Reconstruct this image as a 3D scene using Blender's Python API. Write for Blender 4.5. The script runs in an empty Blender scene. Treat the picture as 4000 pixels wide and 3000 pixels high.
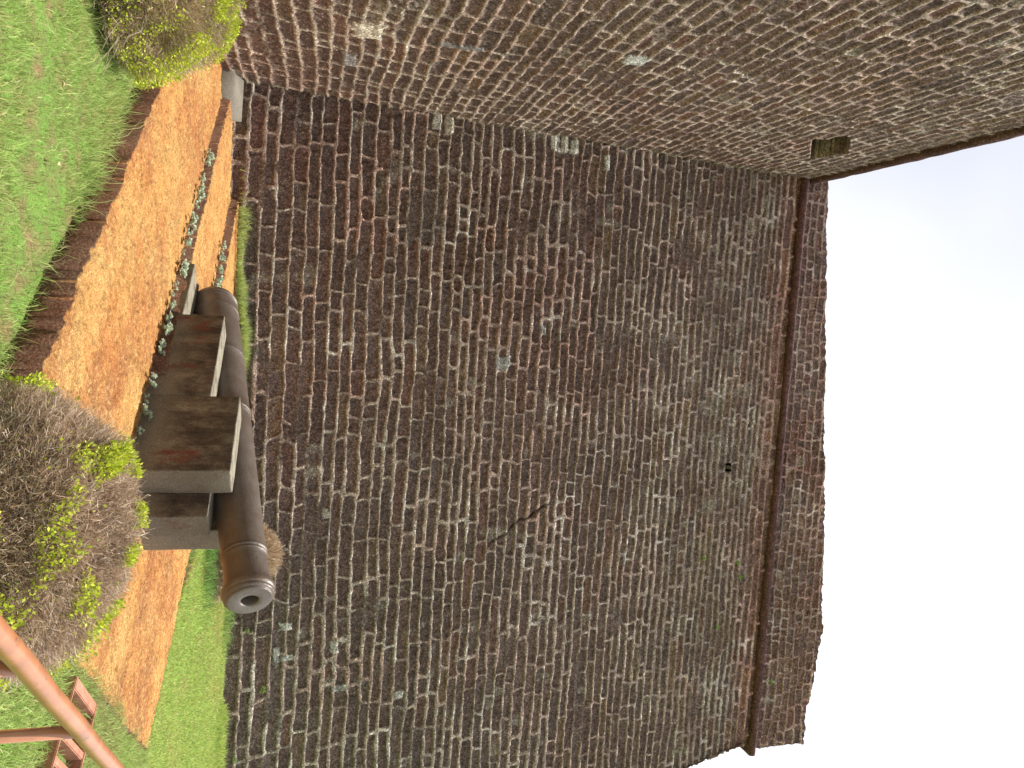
import bpy, math, random
import numpy as np
from mathutils import Matrix, Vector

C = bpy.context.scene
col = C.collection
rnd = random.Random(7)
RS = np.random.RandomState(11)

# ------------------------------------------------------------------ camera
PITCH, ROLL, EYE = math.radians(13.8), 0.03, 1.7
c_, s_ = math.cos(PITCH), math.sin(PITCH)
cam_d = bpy.data.cameras.new('camera')
cam = bpy.data.objects.new('camera', cam_d)
col.objects.link(cam)
F = Vector((0, c_, s_)); U = Vector((0, -s_, c_)); R = Vector((1, 0, 0))
Ra = R*math.cos(ROLL) + U*math.sin(ROLL)
Ub = -R*math.sin(ROLL) + U*math.cos(ROLL)
X, Y, Z = Ub, -Ra, -F                      # the photograph was taken with the camera on its side
cam.matrix_world = Matrix(((X.x, Y.x, Z.x, 0), (X.y, Y.y, Z.y, 0), (X.z, Y.z, Z.z, EYE), (0, 0, 0, 1)))
cam_d.sensor_fit = 'HORIZONTAL'; cam_d.sensor_width = 36; cam_d.lens = 27.9
cam_d.clip_start = 0.05; cam_d.clip_end = 2000
C.camera = cam

# ------------------------------------------------------------------ sky, sun
SUN = Vector((0.15, 0.125, 0.97)).normalized()
elev = math.asin(SUN.z); azim = math.atan2(SUN.x, SUN.y)
w = bpy.data.worlds.new('World'); C.world = w; w.use_nodes = True
nt = w.node_tree; nt.nodes.clear()
out = nt.nodes.new('ShaderNodeOutputWorld'); bg = nt.nodes.new('ShaderNodeBackground')
sky = nt.nodes.new('ShaderNodeTexSky'); sky.sky_type = 'NISHITA'; sky.sun_disc = False
sky.sun_elevation = elev; sky.sun_rotation = azim; sky.dust_density = 2.5; sky.air_density = 1.0
tc = nt.nodes.new('ShaderNodeTexCoord')
nz = nt.nodes.new('ShaderNodeTexNoise'); nz.inputs['Scale'].default_value = 1.6; nz.inputs['Detail'].default_value = 4
rp = nt.nodes.new('ShaderNodeValToRGB')
rp.color_ramp.elements[0].position = 0.36; rp.color_ramp.elements[0].color = (.72, .72, .72, 1)
rp.color_ramp.elements[1].position = 0.62; rp.color_ramp.elements[1].color = (.97, .97, .97, 1)
mx = nt.nodes.new('ShaderNodeMix'); mx.data_type = 'RGBA'
mx.inputs[7].default_value = (9.2, 9.3, 9.7, 1)       # thin bright cloud over the blue
nt.links.new(tc.outputs['Generated'], nz.inputs['Vector'])
nt.links.new(nz.outputs['Fac'], rp.inputs['Fac'])
sep = nt.nodes.new('ShaderNodeSeparateXYZ'); nt.links.new(tc.outputs['Generated'], sep.inputs[0])
thin = nt.nodes.new('ShaderNodeMapRange'); thin.inputs['From Min'].default_value = -.35; thin.inputs['From Max'].default_value = .12
thin.inputs['To Min'].default_value = .66; thin.inputs['To Max'].default_value = 1.0; nt.links.new(sep.outputs['X'], thin.inputs['Value'])
mm = nt.nodes.new('ShaderNodeMath'); mm.operation = 'MULTIPLY'; mm.use_clamp = True
nt.links.new(rp.outputs['Color'], mm.inputs[0]); nt.links.new(thin.outputs['Result'], mm.inputs[1])
nt.links.new(mm.outputs[0], mx.inputs[0])          # the cloud thins out towards the left
dim = nt.nodes.new('ShaderNodeMix'); dim.data_type = 'RGBA'; dim.blend_type = 'MULTIPLY'; dim.inputs[0].default_value = 1
dim.inputs[7].default_value = (.30, .40, .54, 1)
nt.links.new(sky.outputs['Color'], dim.inputs[6]); nt.links.new(dim.outputs[2], mx.inputs[6])
nt.links.new(mx.outputs[2], bg.inputs['Color'])
bg.inputs['Strength'].default_value = 0.105
nt.links.new(bg.outputs['Background'], out.inputs['Surface'])

sd = bpy.data.lights.new('sun', 'SUN'); sd.energy = 4.9; sd.angle = math.radians(0.5); sd.color = (1, .955, .88)
so = bpy.data.objects.new('sun', sd); col.objects.link(so)
so.rotation_euler = (-SUN).to_track_quat('-Z', 'Y').to_euler()
so.location = (0, 0, 30)

C.view_settings.view_transform = 'Standard'; C.view_settings.look = 'None'
C.view_settings.exposure = 0.48; C.view_settings.gamma = 1

# ------------------------------------------------------------------ noise (numpy)
def _hash(ix, iy, seed):
    h = (ix.astype(np.int64)*374761393 + iy.astype(np.int64)*668265263 + seed*1442695041) & 0xffffffff
    h = ((h ^ (h >> 13))*1274126177) & 0xffffffff
    h = (h ^ (h >> 16)) & 0xffffff
    return h/float(0xffffff)
def vn(x, y, seed=0):
    ix = np.floor(x); iy = np.floor(y); fx = x-ix; fy = y-iy
    fx = fx*fx*(3-2*fx); fy = fy*fy*(3-2*fy)
    a = _hash(ix, iy, seed); b = _hash(ix+1, iy, seed); c = _hash(ix, iy+1, seed); d = _hash(ix+1, iy+1, seed)
    return (a+(b-a)*fx) + ((c+(d-c)*fx) - (a+(b-a)*fx))*fy
def fbm(x, y, seed=0, o=3):
    v = 0; a = .5; t = 0
    for k in range(o):
        v = v + a*vn(x*2**k + 17.3*k, y*2**k + 5.1*k, seed+k); t += a; a *= .5
    return v/t
def sst(a, b, x):
    t = np.clip((x-a)/(b-a), 0, 1); return t*t*(3-2*t)

# ------------------------------------------------------------------ mesh helpers
def link(o, parent=None):
    col.objects.link(o)
    if parent is not None: o.parent = parent
    return o
def mesh_np(name, co, faces, mat, colr=None, parent=None, smooth=True, mats=None):
    """faces: list of int arrays (n,k)"""
    me = bpy.data.meshes.new(name)
    co = np.asarray(co, dtype=np.float32)
    me.vertices.add(len(co)); me.vertices.foreach_set('co', co.ravel())
    faces = [np.asarray(f, dtype=np.int32) for f in faces if len(f)]
    nl = sum(f.size for f in faces); nf = sum(len(f) for f in faces)
    me.loops.add(nl); me.polygons.add(nf)
    me.loops.foreach_set('vertex_index', np.concatenate([f.ravel() for f in faces]))
    st = []; off = 0
    for f in faces:
        st.append(off + np.arange(len(f))*f.shape[1]); off += f.size
    me.polygons.foreach_set('loop_start', np.concatenate(st).astype(np.int32))
    if smooth: me.polygons.foreach_set('use_smooth', np.ones(nf, dtype=bool))
    me.update(calc_edges=True)
    if colr is not None:
        at = me.color_attributes.new('Col', 'FLOAT_COLOR', 'POINT')
        c4 = np.ones((len(co), 4), dtype=np.float32); c4[:, :3] = colr
        at.data.foreach_set('color', c4.ravel())
    me.materials.append(mat)
    o = bpy.data.objects.new(name, me)
    return link(o, parent)
def grid_faces(nu, nv, keep=None):
    i, j = np.meshgrid(np.arange(nu-1), np.arange(nv-1), indexing='ij')
    a = i*nv + j
    f = np.stack([a, a+nv, a+nv+1, a+1], -1).reshape(-1, 4)
    if keep is not None: f = f[keep.ravel()]
    return f
def tag(o, label=None, cat=None, group=None, kind=None):
    if label: o['label'] = label
    if cat: o['category'] = cat
    if group: o['group'] = group
    if kind: o['kind'] = kind
    return o
def empty(name, loc=(0, 0, 0)):
    o = bpy.data.objects.new(name, None); o.empty_display_size = .2
    col.objects.link(o); o.location = loc
    return o
def child_np(name, co, faces, mat, root, colr=None, smooth=True):
    """world-space coordinates, parented to an empty with plain location"""
    co = np.asarray(co, dtype=np.float32) - np.array(root.location, dtype=np.float32)
    return mesh_np(name, co, faces, mat, colr, root, smooth)

# ------------------------------------------------------------------ materials
def mat_base(name, rough=.9, spec=.2):
    m = bpy.data.materials.new(name); m.use_nodes = True
    n = m.node_tree; b = n.nodes['Principled BSDF']
    b.inputs['Roughness'].default_value = rough
    b.inputs['Specular IOR Level'].default_value = spec
    return m, n, b
def N(n, t, **k):
    x = n.nodes.new(t)
    for a, v in k.items(): setattr(x, a, v)
    return x
def noise(n, vec, scale, detail=4, rough=.6):
    x = N(n, 'ShaderNodeTexNoise'); x.inputs['Scale'].default_value = scale
    x.inputs['Detail'].default_value = detail; x.inputs['Roughness'].default_value = rough
    n.links.new(vec, x.inputs['Vector']); return x.outputs['Fac']
def ramp(n, fac, stops):
    r = N(n, 'ShaderNodeValToRGB'); e = r.color_ramp.elements
    while len(e) < len(stops): e.new(.5)
    for k, (p, c) in enumerate(stops):
        e[k].position = p; e[k].color = (*c, 1) if len(c) == 3 else c
    n.links.new(fac, r.inputs['Fac']); return r.outputs['Color']
def mul(n, a, b, fac=1, mode='MULTIPLY'):
    x = N(n, 'ShaderNodeMix', data_type='RGBA', blend_type=mode)
    if isinstance(fac, (int, float)): x.inputs[0].default_value = fac
    else: n.links.new(fac, x.inputs[0])
    for s, v in ((6, a), (7, b)):
        if isinstance(v, tuple): x.inputs[s].default_value = (*v, 1)
        else: n.links.new(v, x.inputs[s])
    return x.outputs[2]
def bump(n, h, dist, strength=1.0, prev=None):
    b = N(n, 'ShaderNodeBump'); b.inputs['Distance'].default_value = dist; b.inputs['Strength'].default_value = strength
    n.links.new(h, b.inputs['Height'])
    if prev is not None: n.links.new(prev, b.inputs['Normal'])
    return b.outputs['Normal']
def obj_vec(n):
    return N(n, 'ShaderNodeTexCoord').outputs['Object']

def mk_masonry():
    m, n, b = mat_base('old_laterite_masonry', .93, .22)
    v = obj_vec(n); at = N(n, 'ShaderNodeVertexColor', layer_name='Col')
    g = lambda x: (x, x, x)
    sp = ramp(n, noise(n, v, 42, 5, .75), [(.30, g(.30)), (.45, g(.75)), (.55, g(1.25)), (.66, g(2.9))])
    sp2 = ramp(n, noise(n, v, 9, 3), [(.3, g(.75)), (.7, g(1.25))])
    c = mul(n, mul(n, at.outputs['Color'], sp), sp2)
    c = mul(n, c, ramp(n, noise(n, v, 22, 4, .8), [(.34, g(.55)), (.5, g(1.0)), (.66, g(1.6))]))
    n.links.new(c, b.inputs['Base Color'])
    nn = bump(n, noise(n, v, 38, 5, .75), .03, 1.0)
    n.links.new(nn, b.inputs['Normal'])
    return m
M_MAS = mk_masonry()

def mk_terrace():
    m, n, b = mat_base('bright_cut_laterite', .95, .12)
    v = obj_vec(n); at = N(n, 'ShaderNodeVertexColor', layer_name='Col')
    mp = N(n, 'ShaderNodeMapping'); mp.inputs['Rotation'].default_value = (0, 0, math.radians(48)); mp.inputs['Scale'].default_value = (1, 1, 1)
    n.links.new(v, mp.inputs['Vector'])
    mp2 = N(n, 'ShaderNodeMapping'); mp2.inputs['Scale'].default_value = (1, 2.2, 1)
    n.links.new(mp.outputs['Vector'], mp2.inputs['Vector'])
    g = lambda x: (x, x, x)
    k = ramp(n, noise(n, mp2.outputs['Vector'], 62, 4, .75), [(.30, (.25, .14, .10)), (.42, (.72, .58, .50)), (.52, (1.0, 1.0, 1.0)), (.60, (1.25, 1.45, 1.5)), (.70, (1.7, 2.3, 2.9))])
    k2 = ramp(n, noise(n, v, 2.2, 3), [(.3, (1.0, .86, .8)), (.7, (1.0, 1.12, 1.2))])
    c = mul(n, mul(n, at.outputs['Color'], k), k2)
    n.links.new(c, b.inputs['Base Color'])
    n.links.new(bump(n, noise(n, mp2.outputs['Vector'], 60, 4, .75), .015, 1.0), b.inputs['Normal'])
    return m
M_TER = mk_terrace()

def mk_leafy(name, transl=.35, rough=.55, gain=1.0):
    m, n, b = mat_base(name, rough, .25)
    at = N(n, 'ShaderNodeVertexColor', layer_name='Col')
    n.links.new(at.outputs['Color'], b.inputs['Base Color'])
    t = N(n, 'ShaderNodeBsdfTranslucent'); n.links.new(at.outputs['Color'], t.inputs['Color'])
    mxs = N(n, 'ShaderNodeMixShader'); mxs.inputs[0].default_value = transl
    o = n.nodes['Material Output']
    n.links.new(b.outputs[0], mxs.inputs[1]); n.links.new(t.outputs[0], mxs.inputs[2])
    n.links.new(mxs.outputs[0], o.inputs['Surface'])
    return m
M_GRASS = mk_leafy('grass_blade'); M_LEAF = mk_leafy('shrub_leaf', .3); M_TWIG = mk_leafy('dry_twig', .2, .8)

def mk_ground():
    m, n, b = mat_base('lawn_soil', .95, .1)
    v = obj_vec(n)
    a = ramp(n, noise(n, v, 3.5, 5, .65), [(.33, (.26, .16, .09)), (.46, (.16, .20, .06)), (.6, (.14, .26, .05)), (.75, (.28, .30, .09))])
    d = ramp(n, noise(n, v, 60, 4, .7), [(.3, (.5, .5, .5)), (.7, (1.5, 1.5, 1.5))])
    n.links.new(mul(n, a, d), b.inputs['Base Color'])
    n.links.new(bump(n, noise(n, v, 50, 4, .7), .02, .8), b.inputs['Normal'])
    return m
M_GROUND = mk_ground()

def mk_concrete(name, dark=True):
    m, n, b = mat_base(name, .85, .3)
    v = obj_vec(n)
    mp = N(n, 'ShaderNodeMapping'); mp.inputs['Scale'].default_value = (1.6, 1.6, .8)
    n.links.new(v, mp.inputs['Vector']); w_ = mp.outputs['Vector']
    if dark:
        base = ramp(n, noise(n, w_, 3.0, 7, .72), [(.36, (.042, .034, .028)), (.47, (.075, .060, .048)), (.56, (.14, .12, .09)), (.68, (.24, .22, .17))])
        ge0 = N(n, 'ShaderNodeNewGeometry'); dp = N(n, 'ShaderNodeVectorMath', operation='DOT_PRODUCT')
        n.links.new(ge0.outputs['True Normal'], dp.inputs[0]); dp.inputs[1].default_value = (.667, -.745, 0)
        endf = ramp(n, dp.outputs['Value'], [(.6, (0, 0, 0)), (.85, (.8, .8, .8))])      # end faces painted paler for the light they catch; algae on long sides
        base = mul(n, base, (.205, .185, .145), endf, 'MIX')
        so_ = N(n, 'ShaderNodeSeparateXYZ'); n.links.new(v, so_.inputs[0])
        ad = N(n, 'ShaderNodeMath', operation='ADD'); n.links.new(so_.outputs['Z'], ad.inputs[0])
        nm = N(n, 'ShaderNodeMath', operation='MULTIPLY'); n.links.new(noise(n, v, 2.2, 4), nm.inputs[0]); nm.inputs[1].default_value = .5
        n.links.new(nm.outputs[0], ad.inputs[1])
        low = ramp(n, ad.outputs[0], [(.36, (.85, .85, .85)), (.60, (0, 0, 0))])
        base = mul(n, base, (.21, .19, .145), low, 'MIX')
        red = ramp(n, noise(n, w_, 2.3, 4, .6), [(.58, (0, 0, 0)), (.68, (1, 1, 1))])
        base = mul(n, base, (.15, .055, .042), red, 'MIX')
        # overhead light painted in: mottled paler upward faces and arrises
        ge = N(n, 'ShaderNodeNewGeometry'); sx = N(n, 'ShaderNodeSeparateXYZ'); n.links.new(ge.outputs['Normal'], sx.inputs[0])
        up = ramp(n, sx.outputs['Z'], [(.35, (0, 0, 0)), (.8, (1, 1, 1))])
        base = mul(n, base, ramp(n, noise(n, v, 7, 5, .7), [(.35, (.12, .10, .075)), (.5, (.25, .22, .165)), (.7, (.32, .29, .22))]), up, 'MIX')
    else:
        base = ramp(n, noise(n, w_, 2.0, 6, .65), [(.3, (.17, .15, .12)), (.7, (.27, .245, .20))])
    sp = ramp(n, noise(n, v, 90, 3, .7), [(.3, (.6, .6, .6)), (.55, (1, 1, 1)), (.75, (1.7, 1.7, 1.7))])
    n.links.new(mul(n, base, sp), b.inputs['Base Color'])
    n.links.new(bump(n, noise(n, v, 70, 4, .7), .006, .8), b.inputs['Normal'])
    return m
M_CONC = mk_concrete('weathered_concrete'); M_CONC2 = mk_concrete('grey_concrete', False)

def mk_iron():
    m, n, b = mat_base('old_painted_iron', .42, .5)
    v = obj_vec(n)
    c = ramp(n, noise(n, v, 3, 6, .65), [(.3, (.10, .074, .057)), (.55, (.135, .108, .09)), (.75, (.175, .15, .13))])
    sp = ramp(n, noise(n, v, 120, 2, .6), [(.3, (.75, .75, .75)), (.7, (1.3, 1.3, 1.3))])
    c = mul(n, c, (.16, .085, .05), ramp(n, noise(n, v, 9, 5, .75), [(.56, (0, 0, 0)), (.70, (.6, .6, .6))]), 'MIX')
    n.links.new(mul(n, c, sp), b.inputs['Base Color'])
    n.links.new(ramp(n, noise(n, v, 6, 4), [(.3, (.28, .28, .28)), (.7, (.44, .44, .44))]), b.inputs['Roughness'])
    n.links.new(bump(n, noise(n, v, 45, 5, .7), .006, .8), b.inputs['Normal'])
    b.inputs['Metallic'].default_value = .15
    return m
M_IRON = mk_iron()

def mk_paint():
    m, n, b = mat_base('terracotta_gloss_paint', .3, .5)
    b.inputs['Coat Weight'].default_value = .45; b.inputs['Coat Roughness'].default_value = .38; b.inputs['Coat IOR'].default_value = 1.9
    v = obj_vec(n)
    c = ramp(n, noise(n, v, 14, 5, .6), [(.3, (.33, .125, .050)), (.55, (.42, .165, .066)), (.75, (.48, .20, .09))])
    c = mul(n, c, (.13, .065, .04), ramp(n, noise(n, v, 26, 5, .75), [(.60, (0, 0, 0)), (.66, (.8, .8, .8))]), 'MIX')
    n.links.new(c, b.inputs['Base Color'])
    n.links.new(bump(n, noise(n, v, 110, 3, .6), .0004, .6), b.inputs['Normal'])
    return m
M_RAIL = mk_paint()
def mk_terracotta():
    m, n, b = mat_base('terracotta_painted_concrete', .75, .3)
    v = obj_vec(n)
    c = ramp(n, noise(n, v, 9, 5, .7), [(.3, (.30, .12, .07)), (.55, (.42, .19, .12)), (.75, (.50, .27, .19))])
    n.links.new(c, b.inputs['Base Color'])
    n.links.new(bump(n, noise(n, v, 90, 4, .6), .004, .7), b.inputs['Normal'])
    return m
M_TC = mk_terracotta()
def mk_plain(name, c, rough=.8):
    m, n, b = mat_base(name, rough, .2); b.inputs['Base Color'].default_value = (*c, 1)
    n.links.new(bump(n, noise(n, obj_vec(n), 40, 3), .003, .5), b.inputs['Normal'])
    return m

# ------------------------------------------------------------------ masonry height field
def masonry(A, H, seed, hmin, hmax, wmin, wmax, mort=1.0, relief=1.0, rough_amp=1.0, pale=None, light=1.0, shrink=0.0, zone=None):
    r = np.random.RandomState(seed)
    A2 = A + .030*(vn(A*1.7, H*5, seed)-.5)*2 + .014*(vn(A*9, H*9, seed+1)-.5)*2
    H2 = H + .055*(fbm(A*.8, H*1.6, seed+2, 3)-.5)*2 + .014*(vn(A*8, H*8, seed+3)-.5)*2
    cb = [H2.min()-.3]
    while cb[-1] < H2.max()+.3: cb.append(cb[-1] + r.uniform(hmin, hmax)*(1-shrink*min(max((cb[-1]-2)/5, 0), 1)))
    cb = np.array(cb); K = np.searchsorted(cb, H2)-1
    y0 = cb[K]; y1 = cb[K+1]
    x0 = np.zeros_like(A); x1 = np.zeros_like(A); sid = np.zeros(A.shape, dtype=np.int64)
    amin, amax = A2.min()-1.2, A2.max()+1.2
    for k in np.unique(K):
        j = [amin + r.uniform(0, .8)]
        while j[-1] < amax+1:
            wd = r.uniform(wmin, wmax)
            if r.rand() < .16: wd = r.uniform(.6*wmin, wmin)
            j.append(j[-1]+wd)
        j = np.array(j); mk = K == k
        slant = (H2[mk]-cb[k])*r.uniform(-.15, .15)
        a = A2[mk]+slant; q = np.searchsorted(j, a)-1
        q = np.clip(q, 0, len(j)-2)
        x0[mk] = a-j[q]; x1[mk] = j[q+1]-a; sid[mk] = k*1000+q
    dx = np.minimum(x0, x1); dy = np.minimum(H2-y0, y1-H2)
    h1 = _hash(sid, sid*0+3, seed); h2 = _hash(sid, sid*0+7, seed); h3 = _hash(sid, sid*0+11, seed); h4 = _hash(sid, sid*0+19, seed)
    rad = .028 + .055*h3*h3
    ex = np.maximum(rad-dx, 0); ey = np.maximum(rad-dy, 0)
    d = np.where((ex > 0) & (ey > 0), rad-np.hypot(ex, ey), np.minimum(dx, dy))
    hw = mort*(.008 + .017*sst(.3, .72, fbm(A*1.3, H*1.3, seed+5, 3)) + .006*h4)
    st = sst(hw, hw+.013, d)                                   # 0 in the mortar, 1 on the stone
    pink = sst(.50, .66, fbm(A*.33, H*.33, seed+6, 3))         # zones of rotten red stone with fat pink pointing
    if zone is not None: pink = np.clip(pink*(.18+.9*zone)+.35*zone, 0, 1)
    dep = (.026 + .034*h1 + .022*pink*h2)*relief
    edge = sst(.0, .05, d-hw)
    rgh = (fbm(A*16, H*16, seed+8, 3)-.5)*.050 + (vn(A*36, H*36, seed+9)-.5)*.022
    pit = np.maximum(fbm(A*11, H*11, seed+10, 2)-.56, 0)*.10
    rgh = rgh*(.6+.8*pink+.5*h3)*rough_amp - pit*rough_amp*(.5+pink)
    disp = np.where(st > 0, -dep*st*(.6+.4*edge) + rgh*st, 0) + (1-st)*((vn(A*14, H*14, seed+12)-.5)*.014)
    # lost mortar
    lost = .7*sst(.72, .78, fbm(A*1.1+40, H*2.1, seed+14, 3))*(1-st)
    disp = disp - lost*.028
    # colours (albedo)
    S = np.empty(A.shape+(3,))
    base = np.array([.152, .108, .094]); red = np.array([.172, .107, .090]); gry = np.array([.140, .111, .101]); och = np.array([.190, .138, .098])
    S[:] = base
    t = (h2 > .62)[..., None]*.55; S = S*(1-t)+gry*t
    t = np.clip(pink*.75*(h3 > .25) + .9*(h3 > .93), 0, 1)[..., None]; S = S*(1-t)+red*t
    t = ((h4 > .965) | (h1 > .985))[..., None]*.7; S = S*(1-t)+och*t
    S *= (.78+.42*h1)[..., None]
    blot = fbm(A*.5+9, H*.5, seed+15, 4); S *= (.84+.34*blot)[..., None]
    m1 = np.array([.290, .240, .200]); m2 = np.array([.320, .195, .165]); m3 = np.array([.42, .385, .34])
    pm = sst(.45, .7, fbm(A*.8+3, H*.8, seed+16, 3))*(.3+.7*pink)
    Mc = m1*(1-pm[..., None])+m2*pm[..., None]
    wm = sst(.62, .78, fbm(A*1.9+70, H*2.6, seed+17, 3))
    Mc = Mc*(1-wm[..., None])+m3*wm[..., None]
    Mc = Mc*(.62+.62*fbm(A*3, H*3, seed+18, 2))[..., None]
    colr = S*st[..., None] + Mc*(1-st)[..., None]
    colr = colr*(1-.65*lost)[..., None]
    # spilt lime and lichen on the stone faces
    li = sst(.715, .78, fbm(A*2.6+11, H*2.6+4, seed+20, 4))
    if pale is not None: li = np.clip(li+pale*sst(.53, .66, fbm(A*3.1+31, H*3.1+4, seed+21, 4)), 0, 1)
    li = li*.55
    colr = colr*(1-li[..., None]) + np.array([.32, .295, .25])*li[..., None]
    return disp, colr*light*np.array([1.19, 1.19, 1.14])*(.87+.12*(1-st))[..., None]*(1+np.array([.03, -.035, .035])*sst(2.5, 7.5, H)[..., None])  # pinkish haze tint painted into the upper courses, offsetting green bounce light

def quadmask(px, py, cx, cy, rx, ry, seed, amp=.25):
    q = np.maximum(abs(px-cx)/rx, abs(py-cy)/ry) + (vn(px*14, py*14, seed)-.5)*2*amp
    return sst(1.05, .9, q)

BAT = .18
def z_string(x): return 11.69 - .0806*(x+4.24)        # the cordon falls to the right
def z_top(x):
    x = np.asarray(x, dtype=float)
    return 12.36 + .012*np.minimum(x, 5) - .34*sst(4.9, 7.5, x) - .03*sst(5.4, 5.5, x)-.03*sst(6.6, 6.65, x)
def z_ground(x): return .54 - .036*np.maximum(np.asarray(x, dtype=float)-.5, 0)
def z_course0(x): return .40 - .012*(x+4.6)

# ---- main fort wall -------------------------------------------------
wall = empty('fort_wall', (1.5, 13, 0))
tag(wall, 'tall sloping dark laterite fort wall facing the cannon, with moulded cordon and parapet against the sky', 'fort wall')
def front_face():
    nu, nv = 905, 745
    xs = np.linspace(-5.2, 9.6, nu); t = np.linspace(0, 1, nv)
    Xg, T = np.meshgrid(xs, t, indexing='ij')
    zb = z_course0(Xg)-.55; zs = z_string(Xg)-.06
    Zg = zb + (zs-zb)*T
    Hc = (Zg-zb)                                        # courses follow the ground line below and the cordon above
    H = T*11.6
    # the right half has been rebuilt in taller courses near the ground
    pale = sst(6.5, 9.5, Zg)*sst(.45, .65, fbm(Xg*.3, Zg*.3, 91, 2)) * .8 + .25*sst(3.5, 5.5, Xg)*sst(4, 1, Zg)
    disp, colr = masonry(Xg, H, 101, .18, .255, .38, 1.1, pale=pale, relief=.9, shrink=.2, zone=np.exp(-((Xg+.6)/2.6)**2-((Zg-3.9)/2.1)**2))
    # white limestone blocks, one grey plastered patch
    for cx, cz, rx, rz, cc in [(-4.49, 3.58, .14, .075, (.55, .53, .45)), (-4.45, 3.80, .15, .085, (.52, .47, .36)),
                               (-4.47, 5.83, .16, .09, (.50, .48, .42)), (-4.46, 6.02, .16, .07, (.50, .46, .38)), (-4.44, 6.22, .13, .09, (.48, .46, .38)),
                               (-4.25, 6.92, .15, .06, (.48, .46, .41)), (-.37, 4.93, .13, .13, (.33, .33, .31)),
                               (4.0, 1.33, .06, .10, (.45, .45, .40)), (4.45, 1.20, .12, .05, (.38, .38, .34)), (4.50, 1.36, .05, .10, (.40, .40, .35)),
                               (4.41, 2.10, .09, .07, (.38, .37, .32)), (-1.0, 5.7, .10, .05, (.30, .30, .28)), (2.2, 1.9, .09, .05, (.40, .38, .33)),
                               (5.35, 3.2, .07, .07, (.42, .41, .36)), (5.1, 2.2, .05, .11, (.36, .35, .31))]:
        q = quadmask(Xg, Zg, cx, cz, rx, rz, 55)
        jc = .82+.3*vn(Xg*20, Zg*20, 77)
        colr = colr*(1-q[..., None]) + (np.array(cc)[None, None]*jc[..., None])*q[..., None]
        disp = disp*(1-q*.8) + .004*q
    q = quadmask(Xg, Zg, -2.85, 3.4, .50, .30, 57, .45)*.65       # smooth cement repair
    colr = colr*(1-q[..., None]) + np.array([.115, .095, .080])*q[..., None]; disp = disp*(1-.6*q)
    # settlement cracks
    def crack(p, q_, wd):
        (x0, z0), (x1, z1) = p, q_
        L = math.hypot(x1-x0, z1-z0); ux, uz = (x1-x0)/L, (z1-z0)/L
        s = (Xg-x0)*ux+(Zg-z0)*uz; n = -(Xg-x0)*uz+(Zg-z0)*ux + .09*(fbm(Xg*3, Zg*3, 66, 2)-.5)*2
        return sst(wd, wd*.35, abs(n))*sst(-.1, .1, s)*sst(L+.1, L-.1, s)
    ck = crack((2.2, 5.9), (2.85, 4.75), .022)
    disp = disp-.05*ck; colr = colr*(1-.6*ck)[..., None]
    # drain hole
    hole = (abs(Xg-1.575) < .075) & (abs(Zg-9.935) < .065)
    disp = np.where(hole, -.9, disp); colr = np.where(((abs(Xg-1.575) < .09) & (abs(Zg-9.935) < .075))[..., None], np.array([.004, .003, .003]), colr)  # darkness inside the hole painted near-black, slightly past its rim
    # redder band right under the cordon
    b = sst(.8, .15, (zs-Zg))*.5
    colr = colr*(1-b[..., None]) + colr*np.array([1.25, .82, .78])*b[..., None]
    # the outer corner: stones of every course end slightly differently
    kk = np.floor(H/.225); jit = (_hash(kk, kk*0, 5)-.5)*.07 + (vn(Zg*9, Zg*0, 6)-.5)*.03
    xr = 7.36 + BAT*(10.66-Zg) + jit
    over = np.maximum(Xg-xr, 0)
    Xc = np.minimum(Xg, xr)
    nrm = np.array([0, -1, BAT])/math.hypot(1, BAT)
    Yg = 13 + BAT*(Zg-.3) + .0*Xg + np.minimum(over, .03)*2
    P = np.stack([Xc, Yg, Zg], -1) + disp[..., None]*nrm
    keep = (over[:-1, :-1] < .04)
    child_np('wall_face', P.reshape(-1, 3), [grid_faces(nu, nv, keep)], M_MAS, wall, colr.reshape(-1, 3))
front_face()
def side_face():                                          # the return of the wall beyond the corner
    nu, nv = 90, 300
    ys = np.linspace(-.05, 5, nu); t = np.linspace(0, 1, nv)
    Yg, T = np.meshgrid(ys, t, indexing='ij')
    Zg = -.15 + (10.60+.15)*T
    disp, colr = masonry(Yg, T*11.3, 131, .185, .265, .34, .92)
    x = 7.36 + BAT*(10.66-Zg) - .02
    P = np.stack([x+disp, 13+BAT*(Zg-.3)+Yg+.02, Zg], -1)
    child_np('return_face', P.reshape(-1, 3), [grid_faces(nu, nv)], M_MAS, wall, colr.reshape(-1, 3))
side_face()

def sweep(path, prof, seed, ccol, name, root, amp=.012):
    """profile (out, up) swept along path points with outward normals"""
    pts = []; co = []
    np_ = len(prof)
    for i, (p, nrm) in enumerate(path):
        for j, (o, u_) in enumerate(prof):
            e = (vn(np.array([i*.23]), np.array([j*.9]), seed)[0]-.5)*2*amp
            co.append((p[0]+nrm[0]*(o+e), p[1]+nrm[1]*(o+e), p[2]+u_+e*.5))
    f = grid_faces(len(path), np_)
    co = np.array(co)
    cr = np.array(ccol)[None]*(.7+.6*fbm(co[:, 0]*3+co[:, 1]*3, co[:, 2]*9, seed, 3))[:, None]
    # joints between the moulded blocks
    return child_np(name, co, [f], M_MAS, root, cr)
ring = [(-.25, -.06), (-.02, -.085), (.04, -.09), (.085, -.075), (.115, -.04), (.125, .0), (.115, .035), (.085, .055), (.05, .07), (-.02, .08), (-.30, .09)]
def front_y(z): return 13+BAT*(z-.3)
pth = []
for x in np.arange(-4.9, 7.50, .05):
    z = float(z_string(x)); pth.append(((x, front_y(z), z), (0, -1)))
zc = float(z_string(7.5)); yc = front_y(zc)
pth += [((7.50, yc, zc), (.7, -.95)), ((7.51, yc+.04, zc), (1, -.3))] + [((7.50, yc+k, zc), (1, 0)) for k in np.arange(.2, 4, .2)]
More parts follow.
